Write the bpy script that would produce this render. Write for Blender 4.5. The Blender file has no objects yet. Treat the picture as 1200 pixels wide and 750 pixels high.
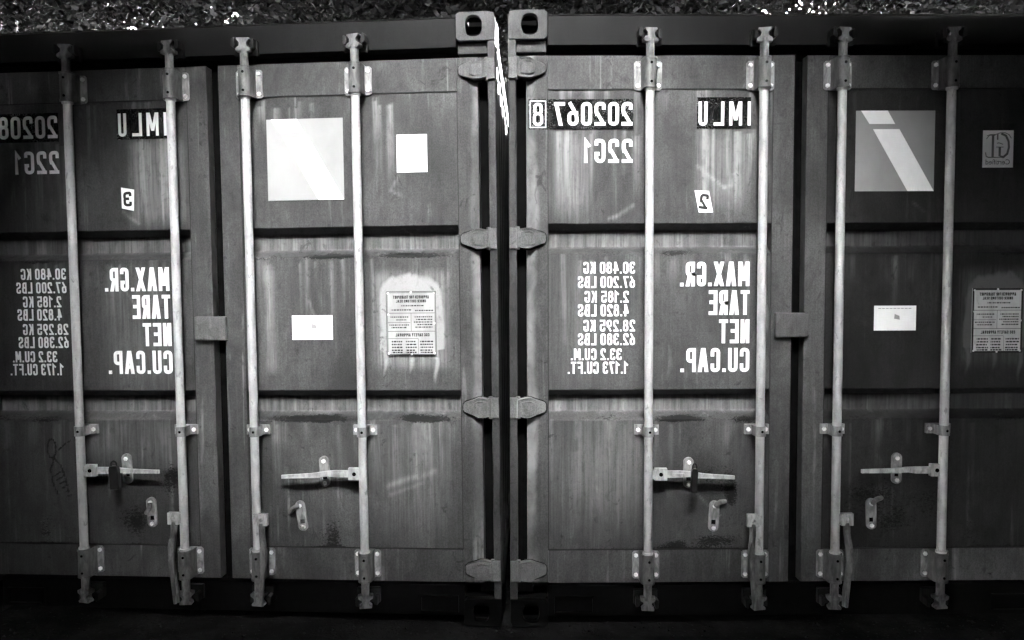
import bpy, bmesh, math, random
import numpy as np
from mathutils import Matrix, Vector
D = bpy.data
SC = bpy.context.scene
COL = SC.collection
rad = math.radians

# ------------------------------------------------------------------ camera
def rot3(yaw, pitch, roll):
    return Matrix.Rotation(yaw, 3, 'Z') @ Matrix.Rotation(pitch, 3, 'X') @ Matrix.Rotation(roll, 3, 'Y')
CAM_POS = Vector((-0.0116, -3.3277, 1.4762))
CAM_ROT = rot3(-0.00693, -0.04898, 0.00381)
cam = D.cameras.new('camera'); cam_o = D.objects.new('camera', cam); COL.objects.link(cam_o)
cam.sensor_width = 36.0; cam.lens = 36.0 * 931.6 / 1200.0
cam.clip_start = 0.05; cam.clip_end = 3000
cam_o.matrix_world = Matrix.Translation(CAM_POS) @ (CAM_ROT @ Matrix.Rotation(rad(90), 3, 'X')).to_4x4()
SC.camera = cam_o

# ------------------------------------------------------------------ sky, sun, exposure (a black and white photograph: neutral light)
SUN_DIR = Vector((0.43, 0.28, 0.88)).normalized()          # towards the sun: high, to the right, a touch behind the doors
SUN_EL = math.asin(SUN_DIR.z); SUN_AZ = math.atan2(SUN_DIR.x, SUN_DIR.y)
w = D.worlds.new('World'); SC.world = w; w.use_nodes = True
nt = w.node_tree; nt.nodes.clear()
sky = nt.nodes.new('ShaderNodeTexSky'); sky.sky_type = 'NISHITA'; sky.sun_disc = False
sky.sun_elevation = SUN_EL; sky.sun_rotation = SUN_AZ
bw = nt.nodes.new('ShaderNodeRGBToBW'); bg = nt.nodes.new('ShaderNodeBackground'); wo = nt.nodes.new('ShaderNodeOutputWorld')
bg.inputs['Strength'].default_value = 0.15
nt.links.new(sky.outputs[0], bw.inputs[0]); nt.links.new(bw.outputs[0], bg.inputs['Color']); nt.links.new(bg.outputs[0], wo.inputs['Surface'])
sl = D.lights.new('sun', 'SUN'); sl.energy = 3.0; sl.angle = rad(0.5); sl.color = (1, 1, 1)
sun_o = D.objects.new('sun', sl); COL.objects.link(sun_o)
sun_o.rotation_euler = SUN_DIR.to_track_quat('Z', 'Y').to_euler()
SC.view_settings.view_transform = 'Standard'; SC.view_settings.look = 'None'
SC.view_settings.gamma = 1.0; SC.view_settings.use_curve_mapping = False
SC.view_settings.exposure = 9.95
SC.cycles.max_bounces = 5; SC.cycles.diffuse_bounces = 3; SC.cycles.glossy_bounces = 3
SC.cycles.use_denoising = True
SC.cycles.sample_clamp_indirect = 4.0

random.seed(7); RNG = np.random.default_rng(7)
Wd, Ht = 2.438, 2.591

# ------------------------------------------------------------------ mesh helpers
class MB:
    """collects geometry and links it as one mesh object"""
    def __init__(s): s.v = []; s.f = []
    def add(s, vs, fs):
        n = len(s.v); s.v += [tuple(p) for p in vs]; s.f += [tuple(i + n for i in f) for f in fs]; return s
    def box(s, x0, x1, y0, y1, z0, z1):
        return s.add([(x0,y0,z0),(x1,y0,z0),(x1,y1,z0),(x0,y1,z0),(x0,y0,z1),(x1,y0,z1),(x1,y1,z1),(x0,y1,z1)],
                     [(0,3,2,1),(4,5,6,7),(0,1,5,4),(1,2,6,5),(2,3,7,6),(3,0,4,7)])
    def prism(s, poly, y0, y1, ydelta=None):
        """polygon in XZ (counter-clockwise seen from the front) pushed back from y0 to y1"""
        n = len(poly); yd = ydelta or (lambda x: 0.0)
        vs = [(x, y0 + yd(x), z) for x, z in poly] + [(x, y1, z) for x, z in poly]
        fs = [tuple(range(n)), tuple(range(2*n-1, n-1, -1))] + [(i, i+n, (i+1) % n + n, (i+1) % n) for i in range(n)]
        return s.add(vs, fs)
    def lathe(s, prof, cx=0, cy=0, n=16, cap=True):
        """profile [(r, z)] turned about the vertical"""
        vs = []; fs = []
        for r, z in prof:
            for k in range(n):
                a = 2*math.pi*k/n; vs.append((cx + r*math.cos(a), cy + r*math.sin(a), z))
        for i in range(len(prof)-1):
            for k in range(n):
                k2 = (k+1) % n; fs.append((i*n+k, i*n+k2, (i+1)*n+k2, (i+1)*n+k))
        if cap:
            fs.append(tuple(range(n-1, -1, -1))); m = (len(prof)-1)*n; fs.append(tuple(range(m, m+n)))
        return s.add(vs, fs)
    def tube(s, pts, rads, n=8, cap=True):
        pts = [Vector(p) for p in pts]; vs = []; fs = []
        for i, p in enumerate(pts):
            t = (pts[min(i+1, len(pts)-1)] - pts[max(i-1, 0)]).normalized()
            a = t.cross(Vector((0.3, 0.9, 0.2))).normalized(); b = t.cross(a)
            for k in range(n):
                th = 2*math.pi*k/n; vs.append(p + (a*math.cos(th) + b*math.sin(th))*rads[i])
        for i in range(len(pts)-1):
            for k in range(n):
                k2 = (k+1) % n; fs.append((i*n+k, i*n+k2, (i+1)*n+k2, (i+1)*n+k))
        if cap:
            fs.append(tuple(range(n-1, -1, -1))); m = (len(pts)-1)*n; fs.append(tuple(range(m, m+n)))
        return s.add(vs, fs)
    def mesh(s, name, mat, smooth=False, bevel=0.0, seg=2):
        me = D.meshes.new(name); me.from_pydata(s.v, [], s.f)
        bm = bmesh.new(); bm.from_mesh(me)
        bmesh.ops.recalc_face_normals(bm, faces=bm.faces)
        if bevel:
            es = [e for e in bm.edges if len(e.link_faces) == 2 and e.calc_face_angle(0) > 0.6]
            bmesh.ops.bevel(bm, geom=es, offset=bevel, segments=seg, profile=0.6, affect='EDGES', clamp_overlap=True)
        if smooth:
            for f in bm.faces: f.smooth = True
            for e in bm.edges:
                if len(e.link_faces) == 2 and e.calc_face_angle(0) > 0.7: e.smooth = False
        bm.to_mesh(me); bm.free(); me.materials.append(mat); return me

def link(name, me, parent=None, loc=(0,0,0), rot=(0,0,0), scale=None):
    o = D.objects.new(name, me); COL.objects.link(o); o.parent = parent; o.location = loc; o.rotation_euler = rot
    if scale: o.scale = scale
    return o
def tag(o, label=None, cat=None, group=None, kind=None):
    for k, v in (('label', label), ('category', cat), ('group', group), ('kind', kind)):
        if v: o[k] = v
    return o
def empty(name, loc=(0,0,0), rot=(0,0,0)):
    o = D.objects.new(name, None); COL.objects.link(o); o.location = loc; o.rotation_euler = rot; o.empty_display_size = 0.2; return o
def quad_mesh(name, verts, mat, smooth=False):
    """verts: (n,4,3) array of quads"""
    n = len(verts); me = D.meshes.new(name)
    me.vertices.add(n*4); me.vertices.foreach_set('co', verts.reshape(-1).astype(np.float32))
    me.loops.add(n*4); me.loops.foreach_set('vertex_index', np.arange(n*4, dtype=np.int32))
    me.polygons.add(n); me.polygons.foreach_set('loop_start', np.arange(n, dtype=np.int32)*4)
    me.update(calc_edges=True); me.materials.append(mat); return me

# ------------------------------------------------------------------ materials
class NT:
    def __init__(s, name, rough=0.5, spec=0.5, metal=0.0):
        s.m = D.materials.new(name); s.m.use_nodes = True; s.t = s.m.node_tree; s.b = s.t.nodes['Principled BSDF']
        s.b.inputs['Roughness'].default_value = rough; s.b.inputs['Specular IOR Level'].default_value = spec; s.b.inputs['Metallic'].default_value = metal
        s.tc = s.t.nodes.new('ShaderNodeTexCoord'); s.oi = s.t.nodes.new('ShaderNodeObjectInfo')
        mul = s.math('MULTIPLY', s.oi.outputs['Random'], 37.0)
        add = s.t.nodes.new('ShaderNodeVectorMath'); add.operation = 'ADD'
        s.t.links.new(s.tc.outputs['Object'], add.inputs[0]); s.t.links.new(mul, add.inputs[1]); s.pos = add.outputs[0]
    def set(s, sock, v):
        if hasattr(v, 'is_output') or hasattr(v, 'links'): s.t.links.new(v, sock)
        else: sock.default_value = v
    def math(s, op, a, b=0.0, c=None, clamp=False):
        n = s.t.nodes.new('ShaderNodeMath'); n.operation = op; n.use_clamp = clamp
        s.set(n.inputs[0], a); s.set(n.inputs[1], b)
        if c is not None: s.set(n.inputs[2], c)
        return n.outputs[0]
    def noise(s, scale=(1,1,1), detail=4, rough=0.55, dist=0.0):
        mp = s.t.nodes.new('ShaderNodeMapping'); mp.inputs['Scale'].default_value = scale
        s.t.links.new(s.pos, mp.inputs[0])
        n = s.t.nodes.new('ShaderNodeTexNoise'); n.inputs['Scale'].default_value = 1.0; n.inputs['Detail'].default_value = detail
        n.inputs['Roughness'].default_value = rough; n.inputs['Distortion'].default_value = dist
        s.t.links.new(mp.outputs[0], n.inputs['Vector']); return n.outputs['Fac']
    def ramp(s, v, a, b, lo=0.0, hi=1.0):
        n = s.t.nodes.new('ShaderNodeMapRange'); n.interpolation_type = 'SMOOTHSTEP'
        s.set(n.inputs['Value'], v)
        for k, q in zip(('From Min','From Max','To Min','To Max'), (a, b, lo, hi)): n.inputs[k].default_value = q
        return n.outputs[0]
    def attr(s, name):
        n = s.t.nodes.new('ShaderNodeAttribute'); n.attribute_name = name; return n.outputs['Fac']
    def lerp(s, a, b, f):
        n = s.t.nodes.new('ShaderNodeMix'); n.data_type = 'FLOAT'
        s.set(n.inputs[0], f); s.set(n.inputs[2], a); s.set(n.inputs[3], b); return n.outputs[0]
    def color(s, v):
        if isinstance(v, float): s.b.inputs['Base Color'].default_value = (v, v, v, 1)
        else: s.t.links.new(v, s.b.inputs['Base Color'])
    def bump(s, h, strength, dist=0.002):
        n = s.t.nodes.new('ShaderNodeBump'); n.inputs['Strength'].default_value = strength; n.inputs['Distance'].default_value = dist
        s.t.links.new(h, n.inputs['Height']); s.t.links.new(n.outputs[0], s.b.inputs['Normal'])

def paint(name, base=0.044, light=0.25, pale=0.30, grime=0.003, stained=False, streak=0.55, dirt=0.35, spec=0.2, edge=False):
    n = NT(name, 0.5, spec)
    st = n.noise((34, 34, 1.1), 6, 0.62, 0.15); st2 = n.noise((120, 120, 3.2), 5, 0.65, 0.2)
    bl = n.noise((2.1, 2.1, 1.3), 6, 0.6, 0.5); bl2 = n.noise((7, 7, 3.2), 6, 0.65, 0.8)
    fine = n.noise((260, 260, 190), 3, 0.6); mid = n.noise((24, 24, 16), 6, 0.72, 0.9)
    c = n.math('MULTIPLY', base, n.ramp(bl, 0.30, 0.70, 0.66, 1.36))
    c = n.math('MULTIPLY', c, n.ramp(bl2, 0.30, 0.70, 0.80, 1.24))
    c = n.math('MULTIPLY', c, n.ramp(fine, 0.32, 0.68, 0.74, 1.28))
    c = n.math('MULTIPLY', c, n.ramp(st2, 0.3, 0.7, 0.90, 1.10))
    s1 = n.math('MULTIPLY', n.ramp(st, 0.55, 0.74), n.ramp(bl2, 0.42, 0.66, 0.0, 1.0))
    lf = n.math('MULTIPLY', s1, streak)
    # dull scuffs where things have rubbed along the steel
    scf = n.math('MULTIPLY', n.ramp(n.noise((9, 9, 34), 6, 0.75, 1.6), 0.64, 0.74), n.ramp(bl, 0.46, 0.62, 0.0, 0.45))
    lf = n.math('ADD', lf, scf)
    if stained:
        a = n.attr('stain')
        mod = n.math('ADD', n.ramp(st2, 0.32, 0.66, 0.42, 1.0), n.math('ADD', n.ramp(st, 0.4, 0.65, -0.12, 0.15), n.ramp(mid, 0.35, 0.65, -0.2, 0.2)))
        lf = n.math('ADD', lf, n.math('MULTIPLY', a, mod))
    if edge:      # chalky bare strip along the hinge edge of the door stile
        sx_ = n.t.nodes.new('ShaderNodeSeparateXYZ'); n.t.links.new(n.tc.outputs['Object'], sx_.inputs[0])
        dx_ = n.math('ABSOLUTE', n.math('SUBTRACT', sx_.outputs['X'], 1.219))
        wob = n.math('ADD', dx_, n.math('MULTIPLY', n.math('SUBTRACT', n.noise((3, 3, 2.2), 4, 0.6), 0.5), 0.10))
        lf = n.math('ADD', lf, n.math('MULTIPLY', n.ramp(wob, 1.095, 1.125), n.ramp(bl, 0.38, 0.6, 0.15, 0.95)))
    lf = n.math('MINIMUM', lf, 1.0)
    c = n.lerp(c, light, lf)
    hair = n.math('MULTIPLY', n.ramp(n.noise((70, 70, 420), 4, 0.8, 2.5), 0.66, 0.70), n.ramp(bl2, 0.45, 0.62, 0.0, 0.5))
    c = n.lerp(c, light, hair)
    chips = n.math('MULTIPLY', n.ramp(mid, 0.68, 0.72), n.ramp(bl, 0.48, 0.62, 0.0, 0.85))
    c = n.lerp(c, grime, chips)
    if stained:
        h = n.attr('halo'); hm = n.math('ADD', h, n.math('MULTIPLY', n.math('SUBTRACT', mid, 0.5), 0.35))
        c = n.lerp(c, pale, n.math('MULTIPLY', n.ramp(hm, 0.16, 0.62), n.ramp(fine, 0.3, 0.7, 0.8, 1.0)))
        g = n.attr('grime'); gm = n.math('ADD', g, n.math('MULTIPLY', n.math('SUBTRACT', n.noise((95, 95, 150), 6, 0.75, 0.8), 0.5), 1.9))
        gf = n.math('MULTIPLY', n.ramp(gm, 0.42, 0.56), n.ramp(g, 0.02, 0.22))
        c = n.lerp(c, grime, n.math('MULTIPLY', gf, 0.94))
        c = n.math('MULTIPLY', c, n.attr('tone'))  # tone puts edge shade, along with darker paint, into the outer sheets
    smd = n.math('MULTIPLY', n.ramp(n.noise((15, 15, 10), 6, 0.7, 2.2), 0.57, 0.66), n.ramp(bl2, 0.44, 0.60, 0.0, 0.55))
    c = n.lerp(c, grime, smd)
    d = n.math('MULTIPLY', n.ramp(mid, 0.5, 0.75), dirt)
    c = n.lerp(c, grime, d)
    n.color(c)
    n.t.links.new(n.ramp(n.math('ADD', fine, mid), 0.7, 1.3, 0.38, 0.62), n.b.inputs['Roughness'])
    n.bump(n.math('ADD', n.math('MULTIPLY', fine, 0.35), n.math('ADD', mid, n.math('MULTIPLY', bl2, 2.0))), 0.4, 0.0014)
    return n.m
def metal(name, a, b, rough=0.5, sc=30, worn=0.25, wear=0.02, met=0.0, cut=(0.60, 0.72)):
    n = NT(name, rough, 0.5, met)
    f = n.noise((sc, sc, sc*0.35), 5, 0.65, 0.4); c = n.lerp(a, b, n.ramp(f, 0.32, 0.68))
    f2 = n.noise((sc*1.7, sc*1.7, sc*0.6), 5, 0.7, 0.8); c = n.lerp(c, wear, n.math('MULTIPLY', n.ramp(f2, *cut), worn))
    n.color(c); n.bump(f2, 0.3, 0.001); return n.m
def flat(name, v, rough=0.5, spec=0.3, var=0.12, sc=(20, 20, 12)):
    n = NT(name, rough, spec); n.color(n.math('MULTIPLY', v, n.ramp(n.noise(sc, 5, 0.6), 0.3, 0.7, 1-var, 1+var))); return n.m
def worn_print(name, v, wear=0.5, cut=(0.66, 0.74), sc=(120, 120, 60)):
    """flat print that has come off in specks: real holes in the paint film"""
    n = NT(name, 0.55, 0.3); n.color(n.math('MULTIPLY', v, n.ramp(n.noise((40, 40, 9), 4, 0.6), 0.3, 0.7, 0.84, 1.05)))
    hole = n.math('MULTIPLY', n.ramp(n.noise(sc, 4, 0.65), *cut), wear)
    n.t.links.new(n.math('SUBTRACT', 1.0, hole), n.b.inputs['Alpha']); return n.m

M = {}
M['paint'] = paint('door_paint', stained=True)
M['frame'] = paint('frame_paint', base=0.046, light=0.19, streak=0.9, edge=True)
M['rail'] = paint('rail_paint', base=0.006, light=0.02, streak=0.45, dirt=0.5, spec=0.08)
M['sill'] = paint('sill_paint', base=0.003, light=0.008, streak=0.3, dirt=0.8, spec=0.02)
M['cast'] = paint('casting_paint', base=0.036, light=0.12, streak=0.6, dirt=0.8)
M['hinge'] = paint('hinge_paint', base=0.085, light=0.24, streak=0.9, dirt=0.35)
M['tab'] = paint('tab_paint', base=0.075, light=0.2, streak=0.7, dirt=0.4)
M['body'] = paint('body_paint', base=0.03, light=0.12, streak=0.5)
M['galv'] = metal('galvanised_pipe', 0.42, 0.58, 0.36, 30, 0.6, 0.12, 0.35, (0.58, 0.67))
M['brack'] = metal('bracket_steel', 0.04, 0.12, 0.5, 40, 0.7, 0.015)
M['cam'] = metal('cam_steel', 0.04, 0.15, 0.5, 45, 0.7, 0.012)
M['flange'] = metal('flange_steel', 0.10, 0.28, 0.5, 45, 0.6, 0.03)
M['handle'] = metal('handle_steel', 0.2, 0.46, 0.45, 38, 0.6, 0.03)
M['bolt'] = metal('bolt_zinc', 0.6, 0.85, 0.4, 60, 0.2, 0.2)
M['black'] = flat('rubber_and_hole_shade', 0.004, 0.9, 0.0, 0.3)  # gasket rubber; also paints the shade in holes, slots and casting hollows
M['dark'] = flat('dark_iron', 0.008, 0.55, 0.2, 0.4)
M['white'] = worn_print('white_paint', 0.78, 0.6)
M['vinyl'] = flat('white_vinyl', 0.80, 0.45, 0.3, 0.03)
M['vinyl_grey'] = flat('grey_vinyl', 0.25, 0.45, 0.3, 0.16, (2.2, 2.2, 1.6))
M['vinyl_pale'] = flat('pale_vinyl', 0.62, 0.45, 0.3, 0.06, (3, 3, 2))
M['ink'] = flat('ink', 0.015, 0.6, 0.2, 0.2)
M['ink_grey'] = flat('ink_grey', 0.16, 0.6, 0.2, 0.2)
def speck():
    n = NT('speckled_black_film', 0.8, 0.0)
    sp = n.ramp(n.noise((330, 330, 330), 2, 0.5), 0.60, 0.66); pe = n.ramp(n.noise((16, 16, 9), 4, 0.6, 0.5), 0.52, 0.62)
    dens = n.ramp(n.noise((6, 6, 10), 3, 0.5), 0.4, 0.6, 0.15, 0.95)
    c = n.lerp(n.lerp(0.003, 0.02, n.math('MULTIPLY', pe, 0.8)), 0.4, n.math('MULTIPLY', sp, dens)); n.color(c); return n.m
M['speck'] = speck()
M['plate_bright'] = metal('plate_steel_bright', 0.26, 0.38, 0.45, 14, 0.15, 0.3)
M['plate_dull'] = metal('plate_steel_dull', 0.55, 0.75, 0.5, 14, 0.5, 0.08)
# ------------------------------------------------------------------ lettering: condensed strokes, drawn mirrored as in the photograph
# points in a unit box; third value 1 = rounded corner
G = {
 '0': ([[(0,0,1),(1,0,1),(1,1,1),(0,1,1)]], True), 'O': ([[(0,0,1),(1,0,1),(1,1,1),(0,1,1)]], True),
 '1': [[(0,.78),(1,1),(1,0)]],
 '2': [[(0,.80),(0,1,1),(1,1,1),(1,.60,1),(.93,.50)],[(0,0),(1,0)],('d',.0,.06,.96,.58)],
 '3': [[(0,.84),(0,1,1),(1,1,1),(1,.53,1),(.45,.53)],[(.9,.53),(1,.45,1),(1,0,1),(0,0,1),(0,.16)]],
 '4': [[(.72,0),(.72,1)],[(0,.28),(1.05,.28)],('d',.0,.3,.62,1)],
 '5': [[(1,1),(0,1),(0,.56),(1,.6,1),(1,0,1),(0,0,1),(0,.2)]],
 '6': [[(.85,1),(0,.42,1),(0,0,1),(1,0,1),(1,.55,1),(.05,.55)]],
 '7': [[(0,1),(1,1)],('d',.32,0,.95,.95)],
 '8': ([[(.06,.54,1),(.94,.54,1),(.94,1,1),(.06,1,1)],[(0,0,1),(1,0,1),(1,.54,1),(0,.54,1)]], True),
 '9': [[(.15,0),(1,.58,1),(1,1,1),(0,1,1),(0,.45,1),(.95,.45)]],
 'A': [('d',0,0,.46,1),('d',1,0,.54,1),[(.2,.26),(.8,.26)]],
 'B': [[(0,.52),(.85,.52,1),(.85,1,1),(0,1),(0,0),(1,0,1),(1,.52,1),(.6,.52)]],
 'C': [[(1,.76),(1,1,1),(0,1,1),(0,0,1),(1,0,1),(1,.24)]],
 'D': ([[(0,0),(1,0,1),(1,1,1),(0,1)]], True),
 'E': [[(1,1),(0,1),(0,0),(1,0)],[(0,.52),(.85,.52)]],
 'F': [[(1,1),(0,1),(0,0)],[(0,.52),(.85,.52)]],
 'G': [[(1,.86),(1,1,1),(0,1,1),(0,0,1),(1,0,1),(1,.36),(.80,.36)]],
 'I': [[(.5,0),(.5,1)]],
 'K': [[(0,0),(0,1)],('d',.1,.36,.95,1),('d',1,0,.42,.62)],
 'L': [[(0,1),(0,0),(1,0)]],
 'M': [[(0,0),(0,1)],[(1,0),(1,1)],('d',.5,.22,.06,1),('d',.5,.22,.94,1)],
 'N': [[(0,0),(0,1)],[(1,0),(1,1)],('d',.97,0,.03,1)],
 'P': [[(0,0),(0,1),(1,1,1),(1,.45,1),(0,.45)]],
 'R': [[(0,0),(0,1),(1,1,1),(1,.48,1),(0,.48)],('d',1,0,.55,.5)],
 'S': [[(1,.82),(1,1,1),(0,1,1),(0,.55,1),(1,.45,1),(1,0,1),(0,0,1),(0,.18)]],
 'T': [[(0,1),(1,1)],[(.5,1),(.5,0)]],
 'U': [[(0,1),(0,0,1),(1,0,1),(1,1)]],
 'V': [('d',.46,0,0,1),('d',.54,0,1,1)],
 'X': [('d',0,0,1,1),('d',1,0,0,1)],
 'Y': [[(.5,.45),(.5,0)],('d',.5,.42,0,1),('d',.5,.42,1,1)],
 '.': [[(.5,-.09),(.5,.09)]],
}
GW = {'1': .26, 'I': .0, '.': .0, 'M': .56, ' ': .2, 'X': .48, 'A': .46, 'T': .42}
def thick(path, t, closed):
    """strip mesh for a polyline"""
    P = [np.array(p, float) for p in path]; n = len(P); L = []; Rr = []
    for i in range(n):
        a = P[i-1] if (closed or i > 0) else None; b = P[(i+1) % n] if (closed or i < n-1) else None
        d1 = (P[i]-a)/np.linalg.norm(P[i]-a) if a is not None else None; d2 = (b-P[i])/np.linalg.norm(b-P[i]) if b is not None else None
        if d1 is None: d1 = d2
        if d2 is None: d2 = d1
        nn = np.array([-(d1+d2)[1], (d1+d2)[0]]); ln = np.linalg.norm(nn); nn = nn/ln if ln > 1e-6 else np.array([-d1[1], d1[0]])
        m = nn @ np.array([-d1[1], d1[0]]); o = nn*(t/2)/max(m, .45); L.append(P[i]+o); Rr.append(P[i]-o)
    return L, Rr
def rounded(pts, r, closed):
    out = []; n = len(pts)
    for i, p in enumerate(pts):
        q = np.array(p[:2], float); rd = len(p) > 2 and (closed or 0 < i < n-1)
        if not rd: out.append(q); continue
        a = np.array(pts[i-1][:2], float); b = np.array(pts[(i+1) % n][:2], float)
        la, lb = np.linalg.norm(a-q), np.linalg.norm(b-q); k = min(r, la*.5, lb*.5)
        A = q+(a-q)/la*k; B = q+(b-q)/lb*k
        for s in (0, .2, .4, .6, .8, 1): out.append(A*(1-s)**2 + 2*q*s*(1-s) + B*s*s)
    o2 = [out[0]]
    for q in out[1:]:
        if np.linalg.norm(q-o2[-1]) > 1e-6: o2.append(q)
    return o2
def letters(mb, s, x0, x1, z0, z1, y, t=0.15, fit=True):
    """mirrored line of text between x0 and x1: it starts at x1 and runs towards x0"""
    h = z1-z0; th = t*h; gap = .15
    ws = [GW.get(c, .40 if c != ' ' else .2) for c in s]
    fixed = th*sum(1 for c in s if c != ' '); var = sum(ws)*h + gap*h*(len(s)-1)
    k = max((x1-x0-fixed)/max(var, 1e-6), .05); u = 0.0; layer = 0
    for c, wv in zip(s, ws):
        cw = wv*h*k
        if c != ' ':
            g = G[c]; closed = isinstance(g, tuple); strokes = g[0] if closed else g
            for stv in strokes:
                if stv[0] == 'd':        # slanted stroke cut level at both ends
                    _, xa, za, xb, zb = stv; hw = th*.54; yy = y - 0.00012*(layer % 3); layer += 1
                    q = [(xa*cw-hw, za*h), (xa*cw+hw, za*h), (xb*cw+hw, zb*h), (xb*cw-hw, zb*h)]
                    mb.add([(x1-(u+th/2+a_), yy, z0+b_) for a_, b_ in q], [(0, 1, 2, 3)]); continue
                pts = [((p[0] if cw > 0 else .5)*cw if cw > 0 else 0.0, p[1]*(h-th)) + tuple(p[2:]) for p in stv]
                if c == '.': pts = [(0.0, -th/2+1e-4), (0.0, th/2)]
                path = rounded(pts, .22*h if cw > .2*h else .14*h, closed)
                if not closed and c != '.':      # square ends
                    for e_, i_ in ((0, 1), (-1, -2)):
                        d_ = path[e_]-path[i_]; path[e_] = path[e_] + d_/np.linalg.norm(d_)*th*.5
                Lp, Rp = thick(path, th, closed); n = len(Lp); yy = y - 0.00012*(layer % 3); layer += 1
                f = lambda q: (x1-(u+th/2+q[0]), yy, z0+th/2+q[1])
                mb.add([f(q) for q in Lp]+[f(q) for q in Rp], [(i, (i+1) % n, (i+1) % n+n, i+n) for i in range(n if closed else n-1)])
            cw += th
        u += cw + gap*h*k
    return mb

# ------------------------------------------------------------------ container pieces, shared between copies
XS0, XS1 = 0.164, 1.104        # door sheet between the stiles
ZB, ZW, ZT, ZD = 0.182, 0.326, 2.272, 2.41
FY, PY = 0.020, 0.024          # faces of door frame and sheet
GROOVES = (1.716, 1.014)
def groove_y(z):
    for g in GROOVES:
        d = g - z
        if 0 < d < .129:
            if d < .030: return .054*d/.030
            if d < .095: return .054
            return .054*(1-(d-.095)/.034)
    return 0.0
def vnoise(x, y, seed):
    xi = np.floor(x).astype(int); yi = np.floor(y).astype(int); xf = x-xi; yf = y-yi
    def hsh(a, b):
        v = np.sin(a*127.1 + b*311.7 + seed*74.7)*43758.5453; return v-np.floor(v)
    sx = xf*xf*(3-2*xf); sy = yf*yf*(3-2*yf)
    return (hsh(xi, yi)*(1-sx)+hsh(xi+1, yi)*sx)*(1-sy)+(hsh(xi, yi+1)*(1-sx)+hsh(xi+1, yi+1)*sx)*sy
def sst(v, a, b):
    q = np.clip((v-a)/(b-a), 0, 1); return q*q*(3-2*q)
def band(v, a, b, e): return sst(v, a-e, a+e)*(1-sst(v, b-e, b+e))
def door_sheet(seed, x0, streaks, patches, halos, grimes, tone=1.0, scratches=(), marks=()):
    """one pressed steel door sheet with its two horizontal grooves; stains as attributes"""
    xs = np.linspace(x0, x0+(XS1-XS0), 130)
    zs = np.arange(ZW-.001, ZT+.001, .0085).tolist()
    for g in GROOVES: zs += [g+.004, g, g-.004, g-.010, g-.020, g-.030, g-.036, g-.091, g-.095, g-.100, g-.1245, g-.129, g-.134]
    zs = np.array(sorted(set(round(z, 4) for z in zs)))
    Xg, Zg = np.meshgrid(xs, zs); gy = np.array([groove_y(z) for z in zs])[:, None]
    # dents and slight drumming of the sheet
    edge = band(Xg, x0+.03, x0+.91, .04)
    dent = (vnoise(Xg*5+seed, Zg*4, seed)-.5)*.004 + (vnoise(Xg*13, Zg*11, seed+3)-.5)*.0022
    Yg = PY + gy + dent*edge
    st = np.zeros_like(Xg); ha = np.zeros_like(Xg); gr = np.zeros_like(Xg)
    wob = lambda k: (vnoise(Xg*0+k, Zg*6, seed+k)-.5)*.01
    for (sx, sw, zt, ln, am) in streaks:
        fall = np.clip((zt-Zg)/ln, 0, 1); st += am*np.exp(-((Xg-sx-wob(sx*9))/sw)**2)*(Zg < zt)*(1-fall)**.8
    for (a, b, c, d, am, e) in patches: st += am*band(Xg, a, b, e)*band(Zg, c, d, e*1.5)
    for pts, wv in scratches:
        dm = np.full_like(Xg, 9.0)
        for (ax, az), (bx_, bz_) in zip(pts[:-1], pts[1:]):
            l2 = (bx_-ax)**2+(bz_-az)**2; q = np.clip(((Xg-ax)*(bx_-ax)+(Zg-az)*(bz_-az))/l2, 0, 1); dm = np.minimum(dm, np.hypot(Xg-ax-q*(bx_-ax), Zg-az-q*(bz_-az)))
        st += .55*np.exp(-(dm/(wv*.62))**2)*(.3+.9*vnoise(Xg*40, Zg*40, seed+21))
    for pts, wv in marks:
        for (ax, az), (bx_, bz_) in zip(pts[:-1], pts[1:]):
            l2 = (bx_-ax)**2+(bz_-az)**2; q = np.clip(((Xg-ax)*(bx_-ax)+(Zg-az)*(bz_-az))/l2, 0, 1); dq = np.hypot(Xg-ax-q*(bx_-ax), Zg-az-q*(bz_-az)); gr = np.maximum(gr, .75*np.exp(-(dq/wv)**2))
    for (a, b, c, d) in halos:
        mx, my = (Xg-(a+b)/2)/((b-a)/2+.036), (Zg-(c+.03))/(d-c+.045)
        ha += .72*(1-sst((np.abs(mx)**4+np.clip(my, 0, 9)**5)+.4*(vnoise(Xg*16, Zg*11, seed)-.5)+.16*(vnoise(Xg*70, Zg*18, seed+4)-.5), .5, 1.2))*(Zg > c+.02)
        for q, ln in ((a-.012, .09), (a+.10, .075), (b-.004, .13)):
            ha += .60*np.exp(-((Xg-q-.006*np.sin(Zg*40))/.012)**2)*np.clip((Zg-(c-ln*1.5))/(ln*1.2), 0, 1)*(Zg < c+.1)
        st += .55*band(Xg, a-.05, b+.05, .03)*band(Zg, c-.05, d+.08, .03)
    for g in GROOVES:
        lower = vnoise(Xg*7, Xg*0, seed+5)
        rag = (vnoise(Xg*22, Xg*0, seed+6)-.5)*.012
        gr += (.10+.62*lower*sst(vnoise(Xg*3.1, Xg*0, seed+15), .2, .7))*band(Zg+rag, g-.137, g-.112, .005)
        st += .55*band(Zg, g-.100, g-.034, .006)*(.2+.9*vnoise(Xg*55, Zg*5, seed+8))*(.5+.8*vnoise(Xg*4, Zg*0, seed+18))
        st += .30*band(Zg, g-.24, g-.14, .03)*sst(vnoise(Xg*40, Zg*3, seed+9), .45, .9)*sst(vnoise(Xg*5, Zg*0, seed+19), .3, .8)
    gr += .55*band(Zg, ZW-.02, ZW+.006, .004)
    gr += .35*(1-sst(Zg, .3, .75))*sst(vnoise(Xg*6, Zg*5, seed+11), .45, .9)
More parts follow.
